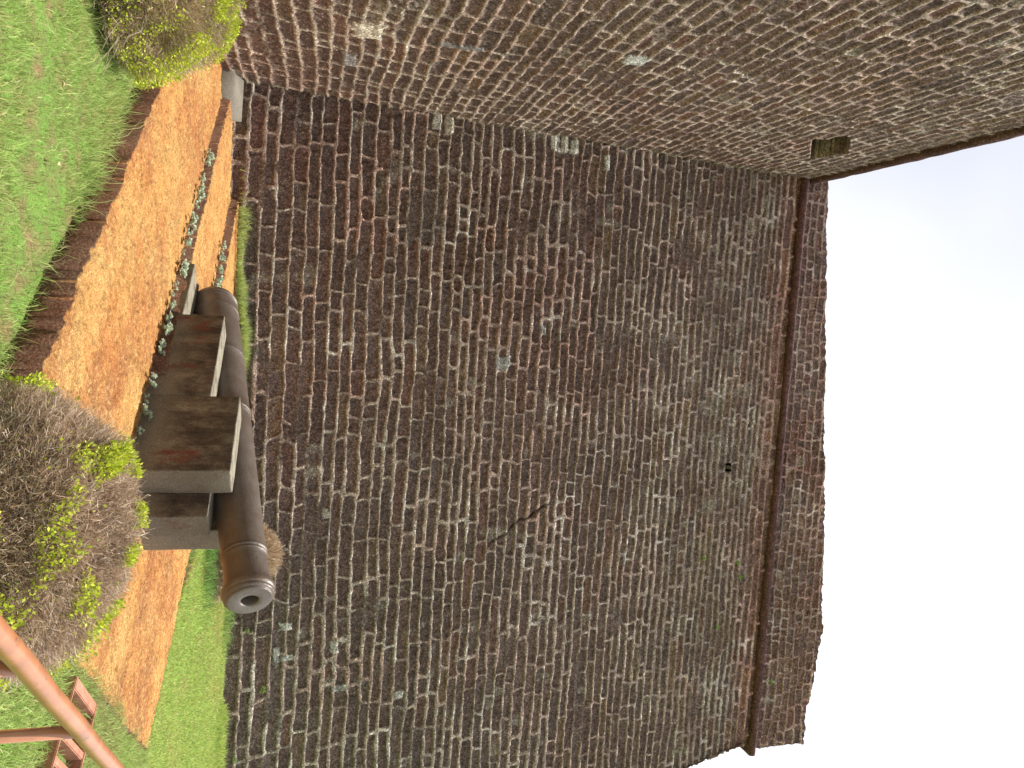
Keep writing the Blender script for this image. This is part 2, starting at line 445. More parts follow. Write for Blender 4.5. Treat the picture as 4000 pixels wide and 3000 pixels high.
sweep(pth, ring, 9, (.125, .062, .062), 'cordon', wall)

def parapet_front():
    nu, nv = 800, 110
    xs = np.linspace(-5.0, 7.50, nu); t = np.linspace(0, 1, nv)
    Xg, T = np.meshgrid(xs, t, indexing='ij')
    z0 = z_string(Xg)+.08
    jag = .012*(vn(Xg*3.2, Xg*0, 31)-.5)*2 + .014*(vn(Xg*18, Xg*0, 32)-.5)*2
    step = np.floor(Xg/.42); jag = jag + (_hash(step, step*0, 33)-.5)*.035
    z1 = z_top(Xg)+jag - .30*sst(5.2, 5.5, Xg)*0
    Zg = z0+(z1-z0)*T
    disp, colr = masonry(Xg, Zg+.0806*Xg, 151, .15, .19, .22, .46, mort=.7, relief=.55, rough_amp=.6, light=.95)
    colr = colr*np.array([1.12, 1.04, 1.06])
    lump = (vn(Zg*7, Zg*0, 8)-.5)*.05
    Xc = np.where(Xg > 7.46, Xg+lump, Xg)
    P = np.stack([Xc, front_y(10.9)+.02+.0*Zg + (z0-10.9)*BAT - disp, Zg], -1)
    child_np('parapet', P.reshape(-1, 3), [grid_faces(nu, nv)], M_MAS, wall, colr.reshape(-1, 3))
    # top and end of the parapet
    ys = np.linspace(0, 1.4, 14)
    xs2 = xs[::4]; e = P[::4, -1, :]
    Q = np.stack([np.repeat(e[:, 0:1], 14, 1), e[:, 1:2]+ys[None], np.repeat(e[:, 2:3], 14, 1)+.03*(vn(e[:, 0:1]*6+ys[None]*0, ys[None]*6+0*e[:, 0:1], 3)-.5)], -1)
    Q[:, 1:, 2] += .0
    child_np('parapet_top', Q.reshape(-1, 3), [grid_faces(len(xs2), 14)[:, ::-1]], M_MAS, wall, np.full((len(xs2)*14, 3), (.11, .08, .065)))
    e = P[-1]; Q = np.stack([np.repeat(e[:, 0:1], 14, 1), e[:, 1:2]+ys[None], np.repeat(e[:, 2:3], 14, 1)], -1)
    child_np('parapet_end', Q.reshape(-1, 3), [grid_faces(nv, 14)], M_MAS, wall, np.full((nv*14, 3), (.10, .07, .06)))
parapet_front()

# ---- flanking wall on the left --------------------------------------
flank = empty('fort_wall', (-4.2, 9, 0))
tag(flank, 'brown laterite fort wall running toward the viewer at a right angle, with one dark square opening near its top', 'fort wall')
TX = .095                                                  # it drifts right as it comes forward
def flank_x(y, z): return -4.57 + TX*(13.03-y) + TX*BAT*(z-.49)
def flank_face():
    nu, nv = 640, 610
    a = np.linspace(-.45, 12.6, nu); t = np.linspace(0, 1, nv)
    Ag, T = np.meshgrid(a, t, indexing='ij')
    Zg = -.25 + (11.86+.25)*T
    Yg0 = 13.03 + BAT*(Zg-.49)
    Yg = Yg0-Ag
    disp, colr = masonry(Ag, Zg, 171, .175, .24, .34, .85, mort=.8, relief=.6, rough_amp=.8, light=1.08, shrink=.08, zone=.18*np.exp(-((Ag-1)/2)**2))
    colr = colr*np.array([1.08, 1.06, 1.0])
    # light lime seam where the two walls meet
    q = sst(.10, .02, abs(Ag-.02)+.06*(fbm(Ag*7, Zg*5, 3, 2)-.5)*2)*.7
    colr = colr*(1-q[..., None])+np.array([.25, .22, .15])*q[..., None]
    for yy, zz, ry, rz, cc in [(9.85, 2.19, .26, .20, (.62, .57, .44)), (9.44, 5.51, .16, .15, (.50, .50, .46)), (11.1, 2.0, .26, .10, (.26, .25, .23)), (9.9, 3.3, .06, .30, (.22, .21, .20))]:
        q = quadmask(Yg, Zg, yy, zz, ry, rz, 58, .22)
        jc = .85+.3*vn(Yg*20, Zg*20, 78)
        colr = colr*(1-q[..., None]) + (np.array(cc)[None, None]*jc[..., None])*q[..., None]
        disp = disp*(1-q*.8)+.006*q
    # square opening near the top
    Q = [(12.0, 9.80), (11.45, 10.15), (12.55, 10.90), (13.25, 10.62)]
    ins = np.ones(Ag.shape, bool)
    for i in range(4):
        (xa, za), (xb, zb) = Q[i], Q[(i+1) % 4]
        ins &= ((xb-xa)*(Zg-za)-(zb-za)*(Yg-xa)) < 0
    if not ins.any():
        ins = np.ones(Ag.shape, bool)
        for i in range(4):
            (xa, za), (xb, zb) = Q[i], Q[(i+1) % 4]
            ins &= ((xb-xa)*(Zg-za)-(zb-za)*(Yg-xa)) > 0
    disp = np.where(ins, -1.3, disp); colr = np.where(ins[..., None], colr*.12, colr)  # shade inside the opening painted by darkening its stone colour
    nrm = np.array([1, TX, -TX*BAT]); nrm = nrm/np.linalg.norm(nrm)
    P = np.stack([flank_x(Yg, Zg), Yg, Zg], -1)+disp[..., None]*nrm
    child_np('wall_face', P.reshape(-1, 3), [grid_faces(nu, nv)[:, ::-1]], M_MAS, flank, colr.reshape(-1, 3))
flank_face()
pth = []
for y in np.arange(15.35, .6, -.06):
    z = 11.93; pth.append(((flank_x(y, z), y, z), (1, TX)))
sweep(pth, [(o*.75, u_*.8) for o, u_ in ring], 12, (.15, .085, .085), 'cordon', flank)
def parapet_flank():
    nu, nv = 420, 14
    ys = np.linspace(15.3, .6, nu); t = np.linspace(0, 1, nv)
    Yg, T = np.meshgrid(ys, t, indexing='ij')
    st = np.floor(Yg/.4)
    z1 = 12.24 + (_hash(st, st*0, 21)-.5)*.05 + .03*(vn(Yg*8, Yg*0, 9)-.5)
    Zg = 12.02+(z1-12.02)*T
    disp, colr = masonry(Yg, Zg, 181, .15, .19, .22, .46, mort=.7, relief=.5)
    P = np.stack([flank_x(Yg, Zg)-.03+disp, Yg, Zg], -1)
    e = P[:, -1:, :].repeat(8, 1).copy(); e[:, :, 0] -= np.linspace(0, 1.2, 8)[None]
    child_np('parapet', np.concatenate([P.reshape(-1, 3), e.reshape(-1, 3)]), [grid_faces(nu, nv)[:, ::-1], grid_faces(nu, 8)[:, ::-1]+nu*nv], M_MAS, flank,
             np.concatenate([colr.reshape(-1, 3)*np.array([1.05, .85, .8]), np.full((nu*8, 3), (.1, .07, .06))]))
parapet_flank()

# ------------------------------------------------------------------ terraces and ground
Nn = np.array([.745, .667]); Dd = np.array([.667, -.745])
def nd(x, y): return x*Nn[0]+y*Nn[1], x*Dd[0]+y*Dd[1]
def xy(n, d): return n*Nn[0]+d*Dd[0], n*Nn[1]+d*Dd[1]
def side(x, y, p, q): return (q[0]-p[0])*(y-p[1])-(q[1]-p[1])*(x-p[0])
def pave_in(x, y, m=0.0):
    """signed-ish: > 0 inside the lowest paved sheet"""
    n, d = nd(x, y)
    a = n-3.32
    def sdl(p, q): return side(x, y, p, q)/math.hypot(q[0]-p[0], q[1]-p[1])
    b = sdl((3.71, 8.33), (2.10, 11.08))       # far right edge
    c = sdl((1.89, 5.70), (3.71, 8.33))        # near right edge
    e = sdl((1.35, 4.55), (1.80, 5.62))
    return np.minimum(np.minimum(a, b), np.maximum(c, e))
def lawn_z(x, y):
    z = .16*sst(.2, 1.4, x) + .015*(vn(x*.8, y*.8, 41)-.5)*2
    zw = z_ground(x)+.02
    far = np.clip((y-8.3)/4.5, 0, 1)**2
    return z + (zw-z)*far*sst(-6, -2, x-0*y)*1.0

def terrace():
    ns = np.arange(3.22, 9.6, .02); ds = np.arange(-13.5, -2.6, .022)
    Ng, Dg = np.meshgrid(ns, ds, indexing='ij')
    x, y = xy(Ng, Dg)
    wob = .030*(fbm(Dg*5, Ng*5, 51, 3)-.5)*2 + .03*(vn(Dg*1.3, Ng*1.3, 50)-.5)*2
    s = pave_in(x, y)+wob
    slot = (abs(Dg+3.62) < .014) & (Ng < 3.42)
    ins1 = (s > 0) & ~slot
    ins2 = (Ng+wob > 5.32) & (Dg < -5.95+wob) & (x < .1*y)
    ins3 = (Ng+wob > 6.66) & (Dg < -6.7+wob) & (x < .1*y)
    inw = y < 13.4
    z = np.where(ins1, .20, lawn_z(x, y)-.12)
    z = np.where(ins1 & ins2, .315, z); z = np.where(ins1 & ins3, .43, z)
    # worn arrises and coarse pitted surface
    for k, (s_in, lim) in enumerate(((s, .03),)):
        z = z - np.where(ins1, np.maximum(lim-s_in, 0)*.35, 0)
    z = z-np.where(ins2 & ins1, np.maximum(.03-(Ng+wob-5.32), 0)*.4, 0)-np.where(ins3 & ins1, np.maximum(.03-(Ng+wob-6.66), 0)*.4, 0)
    r = (fbm(Ng*12, Dg*12, 52, 3)-.5)*.024 + (vn(Ng*38, Dg*30, 53)-.5)*.014 - .014*sst(.70, .82, vn(Ng*21, Dg*15, 58))
    ju = .0
    jl = np.minimum(abs(((Dg+.12*Ng+.03*vn(Ng*3, Dg*3, 5)) / .46) % 1-.5)*.46, 9)      # faint joints between the blocks
    jn = abs(((Ng-3.32+.02*vn(Dg*2, Ng*2, 6))/.42) % 1-.5)*.42
    j = np.minimum(.46/2-jl*1.0, 9)
    jd = np.minimum(abs(.23-abs(jl)), abs(.21-abs(jn)))
    jw = sst(.012, .002, jd)*.5*sst(.35, .6, fbm(Ng*1.5, Dg*1.5, 7, 2))
    z = z + np.where(ins1, r-.010*jw, 0)
    c1 = np.array([.45, .215, .078]); c2 = np.array([.52, .285, .100]); c3 = np.array([.35, .158, .068])
    t = fbm(Ng*2.2, Dg*1.3, 54, 4)
    cr = c1+(c2-c1)*sst(.45, .7, t)[..., None]; cr = cr+(c3-cr)*sst(.46, .3, t)[..., None]*.7
    cr = cr*(1-.35*jw)[..., None]
    cr = cr*(.86+.28*vn(Ng*9, Dg*9, 56))[..., None]
    sp = vn(Ng*46, Dg*40, 53)*.6+vn(Ng*60, Dg*60, 59)*.4
    cr = cr*(1-.4*sst(.42, .22, sp))[..., None]; cr = cr+(np.array([.70, .47, .17])-cr)*(.5*sst(.60, .76, sp))[..., None]
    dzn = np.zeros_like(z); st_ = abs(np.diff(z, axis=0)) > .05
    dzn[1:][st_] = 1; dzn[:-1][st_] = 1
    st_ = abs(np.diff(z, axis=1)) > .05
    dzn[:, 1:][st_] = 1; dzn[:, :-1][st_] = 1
    cr = np.where((dzn > 0)[..., None], np.array([.17, .088, .055])*(.7+.6*vn(Ng*0+z*20, Dg*9, 57))[..., None], cr)  # shade on the step risers painted in as dark brown
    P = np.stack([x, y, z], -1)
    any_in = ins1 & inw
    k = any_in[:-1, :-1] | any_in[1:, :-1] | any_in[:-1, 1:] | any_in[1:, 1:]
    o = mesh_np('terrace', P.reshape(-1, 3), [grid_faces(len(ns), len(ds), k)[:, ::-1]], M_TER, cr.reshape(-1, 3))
    tag(o, kind='structure')
    return o
terrace()

def ground():
    xs = np.concatenate([[-600, -200, -60, -25, -14], np.arange(-9, 11.01, .07), [15, 25, 60, 200, 600]])
    ys = np.concatenate([[-600, -200, -60, -20, -6], np.arange(-1, 14.01, .07), [18, 25, 60, 200, 600]])
    Xg, Yg = np.meshgrid(xs, ys, indexing='ij')
    z = lawn_z(np.clip(Xg, -9, 11), np.clip(Yg, -1, 13.2))
    z = np.where(pave_in(Xg, Yg) > .06, z-.35, z)
    z = z + .012*(fbm(Xg*4, Yg*4, 61, 2)-.5)
    o = mesh_np('ground', np.stack([Xg, Yg, z], -1).reshape(-1, 3), [grid_faces(len(xs), len(ys))], M_GROUND)
    tag(o, kind='structure')
ground()

# ------------------------------------------------------------------ grass
def blades(name, x, y, z, L, W, lean, colr, mat=M_GRASS, seed=1, parent=None):
    r = np.random.RandomState(seed); n = len(x)
    th = r.uniform(0, 2*np.pi, n); az = r.uniform(0, 2*np.pi, n)
    ld = lean*r.uniform(.2, 1.3, n)
    wx, wy = np.cos(th)*W/2, np.sin(th)*W/2
    lx, ly = np.cos(az)*ld, np.sin(az)*ld
    def row(f, wf):
        k = f*f
        cx = x+lx*L*k; cy = y+ly*L*k; cz = z+L*f*np.sqrt(np.maximum(1-(ld*f)**2*.6, .15))
        return np.stack([cx-wx*wf, cy-wy*wf, cz], -1), np.stack([cx+wx*wf, cy+wy*wf, cz], -1)
    a0, a1 = row(0, 1); b0, b1 = row(.55, .85); t0, _ = row(1, 0)
    co = np.stack([a0, a1, b0, b1, t0], 1).reshape(-1, 3)
    i = np.arange(n)*5
    q = np.stack([i, i+1, i+3, i+2], -1); tr = np.stack([i+2, i+3, i+4], -1)
    cc = np.repeat(colr, 5, 0)
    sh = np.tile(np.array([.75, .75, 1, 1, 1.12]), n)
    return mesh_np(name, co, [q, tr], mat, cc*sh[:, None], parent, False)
def grass_cols(n, x, y, seed, far=False):
    r = np.random.RandomState(seed)
    c = np.array([.41, .54, .165])[None]*r.uniform(.6, 1.45, (n, 1))*np.ones((1, 3))
    yel = r.rand(n) < (.30+.4*sst(.5, .7, fbm(x*1.3, y*1.3, 71, 3)))
    c[yel] = np.array([.54, .56, .23])*r.uniform(.7, 1.3, (yel.sum(), 1))
    dry = r.rand(n) < (.04+.30*sst(.56, .70, fbm(x*1.1+7, y*1.1, 72, 3)))
    c[dry] = np.array([.42, .34, .17])*r.uniform(.7, 1.2, (dry.sum(), 1))
    return c
def scatter(n, x0, x1, y0, y1, seed, ok):
    r = np.random.RandomState(seed)
    x = r.uniform(x0, x1, n); y = r.uniform(y0, y1, n)
    m = ok(x, y, r.rand(n)); return x[m], y[m]
# near lawn, left of and below the first step
def ok_near(x, y, u):
    n, d = nd(x, y)
    bare = sst(.54, .66, fbm(x*1.1+7, y*1.1, 72, 3))
    return (n < 3.34+.05*(vn(d*4, d*0, 3)-.5)) & (x < 1.7) & (u > bare*.75) & (x > flank_x(y, 0)+.05)
x, y = scatter(150000, -4.6, 1.7, 3.6, 11.0, 3, ok_near)
n_, d_ = nd(x, y); edge = sst(.35, .0, 3.34-n_)
L = (RS.uniform(.035, .085, len(x)))*(1+.8*edge)*(.7+.8*vn(x*2, y*2, 81))*np.where(RS.rand(len(x)) < .03, 2.3, 1)
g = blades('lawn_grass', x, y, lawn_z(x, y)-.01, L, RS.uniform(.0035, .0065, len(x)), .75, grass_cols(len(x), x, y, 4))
tag(g, 'short bright lawn grass in front of the lowest laterite step', 'grass', kind='stuff')
# right-hand lawn this side of the paving
def ok_right(x, y, u):
    s = pave_in(x, y)+.12*(fbm(x*3, y*3, 85, 2)-.5)
    gx_, gy_ = x-1.965, y-5.63
    A_ = gx_*.616+gy_*-.788; B_ = gx_*.603+gy_*.797
    grate = (A_ > -.03) & (A_ < 1.5) & (B_ > -.02) & (B_ < .69)
    return (s < .10) & (x > 1.0) & (y < 8.4) & (~grate | (u < .03))
x, y = scatter(120000, 1.0, 5.6, 3.6, 8.8, 5, ok_right)
L = RS.uniform(.04, .10, len(x))*(.7+.8*vn(x*2, y*2, 82))
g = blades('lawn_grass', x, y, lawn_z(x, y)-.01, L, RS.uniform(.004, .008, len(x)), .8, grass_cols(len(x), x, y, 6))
tag(g, 'grass around the terracotta grating below the handrail', 'grass', kind='stuff')
# lawn between the paving and the wall
def ok_far(x, y, u):
    s = pave_in(x, y)
    return (s < .04) & (y > 8.4) & (y < 13.02) & (x > -1)
x, y = scatter(170000, .2, 8.2, 7.6, 13.1, 7, ok_far)
wallside = sst(12.55, 12.95, y+.15*(vn(x*3, x*0, 9)-.5)*2)
L = RS.uniform(.03, .065, len(x))*(1+2.4*wallside*sst(.45, .7, vn(x*1.3, x*0, 10)))
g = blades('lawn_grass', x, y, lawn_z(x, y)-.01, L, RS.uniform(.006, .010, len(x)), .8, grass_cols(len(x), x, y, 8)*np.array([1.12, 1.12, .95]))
tag(g, 'mown lawn strip between the laterite paving and the tall wall', 'grass', kind='stuff')
# long tufts along the foot of the wall behind the cannon
n = 5200; x = RS.normal(0, 1, n)*.75-.6; x = np.concatenate([x, RS.uniform(-2.6, 1.5, 1400), 3.95+RS.normal(0, .16, 900), 4.6+RS.normal(0, .1, 300)]); n = len(x)
y = 13.0-RS.uniform(.0, .28, n); L = RS.uniform(.07, .24, n)*(.5+.8*vn(x*3, x*0, 12))
g = blades('grass_tuft', x, y, z_ground(x)-.08, L, RS.uniform(.006, .011, n), .85, grass_cols(n, x, y, 13)*.9)
tag(g, 'long grass growing along the foot of the wall behind the cannon', 'grass', kind='stuff')

n = 2600; x = np.concatenate([RS.normal(2.45, .32, 1700), RS.normal(3.2, .5, 900)]); y = RS.normal(11.45, .16, n); y[1700:] = RS.uniform(12.6, 12.95, 900)
L = RS.uniform(.08, .24, n)
g = blades('grass_tuft', x, y, lawn_z(x, y)-.01, L, RS.uniform(.006, .010, n), .9, grass_cols(n, x, y, 14)*np.array([.55, .75, .6]))  # long tufts; their darker green also paints in the bush's shade
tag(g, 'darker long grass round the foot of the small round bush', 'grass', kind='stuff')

# ------------------------------------------------------------------ tubes
def tube(pts, rad, seg=12, cap=True):
    pts = [Vector(p) for p in pts]; n = len(pts)
    if not hasattr(rad, '__len__'): rad = [rad]*n
    co = []; t0 = (pts[1]-pts[0]).normalized()
    up = Vector((0, 0, 1)) if abs(t0.z) < .9 else Vector((1, 0, 0))
    a = t0.cross(up).normalized()
    for i, p in enumerate(pts):
        t = (pts[min(i+1, n-1)]-pts[max(i-1, 0)]).normalized()
        a = (a-t*a.dot(t)).normalized(); b = t.cross(a)
        for k in range(seg):
            th = 2*math.pi*k/seg
            co.append(p+(a*math.cos(th)+b*math.sin(th))*rad[i])
    f = [(i*seg+k, i*seg+(k+1) % seg, (i+1)*seg+(k+1) % seg, (i+1)*seg+k) for i in range(n-1) for k in range(seg)]
    return np.array(co), np.array(f), [list(range(seg))[::-1], [(n-1)*seg+k for k in range(seg)]] if cap else []
def tube_obj(name, tubes, mat, root, seg=12, colr=None, smooth=True):
    co = []; q = []; off = 0; caps = []
    for pts, rad in tubes:
        c, f, cp = tube(pts, rad, seg); co.append(c); q.append(f+off)
        caps += [[v+off for v in k] for k in cp]; off += len(c)
    o = child_np(name, np.concatenate(co), [np.concatenate(q), np.array(caps)], mat, root, colr, smooth)
    return o

# ------------------------------------------------------------------ plinth under the cannon
pl = empty('cannon_plinth', (*xy(5.8, -5.6), .2))
tag(pl, 'stepped weathered concrete plinth carrying the old cannon', 'plinth')
def block(name, n0, n1, d0, d1, z0, z1, bev=.018, dz=0.0, sub=True):
    import bmesh
    bm = bmesh.new()
    vs = []
    for n, d, z in [(n0, d0, z0), (n1, d0, z0), (n1, d1, z0), (n0, d1, z0), (n0, d0, z1), (n1, d0, z1), (n1, d1, z1+dz), (n0, d1, z1+dz)]:
        x, y = xy(n, d); vs.append(bm.verts.new(Vector((x, y, z))-pl.location))
    for f in [(0, 1, 2, 3), (4, 7, 6, 5), (0, 4, 5, 1), (1, 5, 6, 2), (2, 6, 7, 3), (3, 7, 4, 0)]:
        bm.faces.new([vs[i] for i in f])
    bmesh.ops.recalc_face_normals(bm, faces=bm.faces)
    bmesh.ops.bevel(bm, geom=list(bm.edges), offset=bev, segments=3, profile=.6, affect='EDGES')
    bmesh.ops.subdivide_edges(bm, edges=[e for e in bm.edges if e.calc_length() > .12], cuts=9, use_grid_fill=True)
    from mathutils import noise as mn
    for v in bm.verts:
        p = v.co+pl.location
        v.co += mn.noise_vector(p*5)*.006 + mn.noise_vector(p*19)*.0025
    me = bpy.data.meshes.new(name); bm.to_mesh(me); bm.free(); me.materials.append(M_CONC)
    for p in me.polygons: p.use_smooth = True
    o = bpy.data.objects.new(name, me); link(o, pl); return o
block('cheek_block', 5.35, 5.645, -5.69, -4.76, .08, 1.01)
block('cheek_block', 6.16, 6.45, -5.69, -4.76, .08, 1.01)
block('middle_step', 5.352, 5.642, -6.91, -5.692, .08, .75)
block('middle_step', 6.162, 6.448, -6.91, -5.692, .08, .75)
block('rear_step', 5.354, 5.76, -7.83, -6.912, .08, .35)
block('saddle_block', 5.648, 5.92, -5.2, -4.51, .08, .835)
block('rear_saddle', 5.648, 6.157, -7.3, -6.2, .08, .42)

# ------------------------------------------------------------------ cannon
can = empty('cannon', (*xy(5.9, -5.9), .85))
tag(can, 'long old iron cannon pointing right and slightly upward', 'cannon')
ax0 = Vector((*xy(5.9, -7.80), .515)); ax1 = Vector((*xy(5.9, -3.845), 1.215))
AX = (ax1-ax0).normalized(); LEN = (ax1-ax0).length
SD = AX.cross(Vector((0, 0, 1))).normalized(); UPc = SD.cross(AX)
def lathe(name, prof, root, seg=72, mat=M_IRON):
    co = []
    for s, r in prof:
        for k in range(seg):
            th = 2*math.pi*k/seg
            co.append(ax0+AX*s+(SD*math.cos(th)+UPc*math.sin(th))*max(r, .0004))
    n = len(prof)
    f = [(i*seg+k, i*seg+(k+1) % seg, (i+1)*seg+(k+1) % seg, (i+1)*seg+k) for i in range(n-1) for k in range(seg)]
    return child_np(name, np.array(co), [np.array(f)[:, ::-1]], mat, root)
def torus_pts(s, r, w, h, k=7):
    return [(s-w/2, r)] + [(s-w/2+w*(i/k), r+h*math.sin(math.pi*i/k)) for i in range(1, k)] + [(s+w/2, r)]
def rb(s):                                                 # smooth barrel taper
    return float(np.interp(s, [.0, .25, 1.0, 1.75, 2.6, 3.3, 3.62], [.252, .250, .238, .222, .206, .190, .184]))
prof = [(-.02, .2)]
prof = [(-.10, .10), (-.09, .16), (-.06, .215), (-.03, .243), (.0, .25)]
prof += torus_pts(.03, .252, .035, .012) + torus_pts(.075, .251, .022, .007)
prof += [(.16, rb(.16)), (.22, rb(.22))] + torus_pts(.25, rb(.25), .03, .008) + [(.5, rb(.5)), (.9, rb(.9))]
prof += torus_pts(1.0, rb(1.0), .022, .005) + [(1.0+i*.12, rb(1.0+i*.12)) for i in range(1, 6)]
prof += torus_pts(1.84, rb(1.84), .03, .008) + torus_pts(1.885, rb(1.885), .018, .004)
prof += [(1.95+i*.15, rb(1.95+i*.15)) for i in range(0, 10)]
prof += [(3.50, rb(3.50))] + torus_pts(3.535, rb(3.535), .03, .010) + torus_pts(3.57, rb(3.57), .02, .006)
prof += [(3.62, .182), (3.68, .183), (3.74, .187), (3.79, .193), (3.83, .202), (3.86, .212)]
prof += [(3.875, .2195), (3.892, .2235), (3.912, .2225), (3.926, .217), (3.93, .2105), (3.936, .2095), (3.948, .2115), (3.958, .208), (3.964, .199), (3.967, .1925), (3.972, .1915), (3.982, .1905), (3.988, .184), (3.990, .176),
         (3.990, .12), (3.990, .083), (3.986, .076), (3.97, .073), (3.5, .072), (3.0, .072)]
S = LEN/3.98
prof = [(s*S, r*(1-.035*float(np.clip((s-3.7)/.15, 0, 1)))) for s, r in prof]
lathe('barrel', prof+[(3.0*S, .0004)], can)
knob = [(-.30, .0004), (-.298, .03), (-.285, .06), (-.262, .082), (-.235, .09), (-.205, .082), (-.18, .062), (-.165, .05), (-.15, .052), (-.13, .075), (-.105, .12)]
lathe('cascabel_knob', knob, can, 40)
def vent():
    # raised vent patch with its dark pan
    p = ax0+AX*(.42*S)
    c0, f0, k0 = tube([p+UPc*(rb(.42)-.01), p+UPc*(rb(.42)+.012)], [.03, .026], 16)
    child_np('vent', c0, [f0, np.array(k0)], mk_plain('vent_black', (.02, .018, .016)), can)  # plain near-black tone over the whole patch
vent()
for sgn in (-1, 1):
    p = ax0+AX*(1.92*S)+UPc*(-.03)
    tube_obj('trunnion', [([p+SD*sgn*.15, p+SD*sgn*.2, p+SD*sgn*.24], [.075, .075, .07])], M_IRON, can, 20)
def dolphin():                                             # low lifting lug on top of the barrel
    p = ax0+AX*(1.98*S)+UPc*(rb(1.98)-.006)
    tube_obj('lifting_lug', [([p-AX*.05, p-AX*.035+UPc*.022, p+AX*.035+UPc*.022, p+AX*.05], [.012, .013, .013, .012])], M_IRON, can, 10)
dolphin()

# ------------------------------------------------------------------ shrubs
def shrub(name, cx, cy, z0, rx, ry, hz, ntw, nlf, label, seed, leafmask, twcols, lfcol, tw=.004, stems=9, cat='shrub', core=0, base_r=.12, nseg=5, lmask_pow=1, leafL=.020, stem_col=(.2, .15, .1)):
    r = np.random.RandomState(seed)
    root = empty(name, (cx, cy, z0)); tag(root, label, cat)
    # shape: a clipped dome, lumpy
    def surf(th, ph):
        lump = 1+.10*(fbm(th*2.2+5, ph*3, seed, 3)-.5)*2
        return lump
    # main stems
    tubes = []
    for k in range(stems):
        th = r.uniform(0, 2*np.pi); b = Vector((cx+math.cos(th)*base_r*r.uniform(.2, 1), cy+math.sin(th)*base_r*r.uniform(.2, 1), z0-.02))
        e = Vector((cx+math.cos(th)*rx*.62, cy+math.sin(th)*ry*.62, z0+hz*r.uniform(.35, .8)))
        m1 = b.lerp(e, .35)+Vector((0, 0, .10))+Vector(r.normal(0, .03, 3)); m2 = b.lerp(e, .7)+Vector((0, 0, .05))+Vector(r.normal(0, .03, 3))
        tubes.append(([b, m1, m2, e], [.014, .011, .008, .004]))
    cs = np.full((len(tubes)*4*6, 3), stem_col)
    tube_obj('stem', tubes, M_TWIG, root, 6, cs)
    # fine twigs, growing outwards and up, ending on the clipped surface
    n = ntw
    th = r.uniform(0, 2*np.pi, n); cz = r.uniform(-.25, 1, n); ph = np.arcsin(np.clip(cz, -1, 1))
    ls = 1+.13*(fbm(th*2.2+5, ph*3, seed, 3)-.5)*2
    f1 = r.uniform(.80, 1.0, n)**.6*ls; f0 = f1*r.uniform(.66, .92, n)
    inner = r.rand(n) < .30; f1 = np.where(inner, f1*r.uniform(.5, .95, n), f1); f0 = np.where(inner, f1*r.uniform(.4, .8, n), f0)
    dirx = np.cos(th)*np.cos(ph); diry = np.sin(th)*np.cos(ph); dirz = np.sin(ph)
    zc = z0+hz*.28; hzz = hz*.72
    def pt(f, j=0.0):
        P = np.stack([cx+dirx*rx*f, cy+diry*ry*f, zc+dirz*hzz*f], -1)
        return P + r.normal(0, 1, (n, 3))*j
    a = pt(f0, .02); e = pt(f1, .015)
    e[:, 2] += .02; a[:, 2] -= .03*(1-dirz)
    rows = []
    for k in range(nseg):
        t = k/(nseg-1); rows.append(a*(1-t)+e*t + r.normal(0, 1, (n, 3))*.022*(t*(1.3-t))*2)
    dvec = e-a; dvec /= np.linalg.norm(dvec, axis=1, keepdims=True)+1e-6
    wv = np.cross(dvec, r.normal(0, 1, (n, 3))); wv /= np.linalg.norm(wv, axis=1, keepdims=True)+1e-6
    W = tw*r.uniform(.6, 1.5, (n, 1))
    V = []
    for k, p in enumerate(rows):
        ww = W*(1-.55*k/(nseg-1)); V += [p-wv*ww/2, p+wv*ww/2]
    V = np.stack(V, 1)
    m = 2*nseg; i = np.arange(n)*m
    q = np.concatenate([np.stack([i+2*k, i+2*k+1, i+2*k+3, i+2*k+2], -1) for k in range(nseg-1)])
    V = V.reshape(-1, 3); V[:, 2] = np.maximum(V[:, 2], z0+.005)
    tc_ = np.array(twcols)[r.randint(0, len(twcols), n)]*r.uniform(.6, 1.25, (n, 1))
    child_np('twigs', V, [q], M_TWIG, root, np.repeat(tc_, m, 0), False)
    # leaves in sprays where the bush still shoots
    if nlf:
        th = r.uniform(0, 2*np.pi, nlf*6); cz = r.uniform(-.15, 1, nlf*6); ph = np.arcsin(cz)
        ls = 1+.13*(fbm(th*2.2+5, ph*3, seed, 3)-.5)*2
        f = ls*r.uniform(.93, 1.045, len(th))
        P = np.stack([cx+np.cos(th)*np.cos(ph)*rx*f, cy+np.sin(th)*np.cos(ph)*ry*f, zc+np.sin(ph)*hzz*f], -1)
        pr = leafmask(P, th, ph)
        P = P[r.rand(len(P)) < pr][:nlf]
        nl = len(P)
        out = P-np.array([cx, cy, z0+hz*.15]); out /= np.linalg.norm(out, axis=1, keepdims=True)
        d = out*.6+r.normal(0, .55, (nl, 3))+np.array([0, 0, .35]); d /= np.linalg.norm(d, axis=1, keepdims=True)
        sv = np.cross(d, r.normal(0, 1, (nl, 3))); sv /= np.linalg.norm(sv, axis=1, keepdims=True)
        Ls = leafL*r.uniform(.6, 1.4, (nl, 1)); Ws = Ls*.30
        V = np.stack([P, P+d*Ls*.45+sv*Ws, P+d*Ls, P+d*Ls*.45-sv*Ws], 1).reshape(-1, 3)
        i = np.arange(nl)*4
        lc = np.array(lfcol)[r.randint(0, len(lfcol), nl)]*r.uniform(.65, 1.35, (nl, 1))
        child_np('leaves', V, [np.stack([i, i+1, i+2, i+3], -1)], M_LEAF, root, np.repeat(lc, 4, 0), False)
    return root
LF = [(.50, .58, .05), (.60, .68, .06), (.42, .54, .05), (.66, .66, .12)]
TW = [(.56, .38, .26), (.68, .50, .37), (.42, .27, .18), (.80, .68, .55), (.52, .41, .25)]
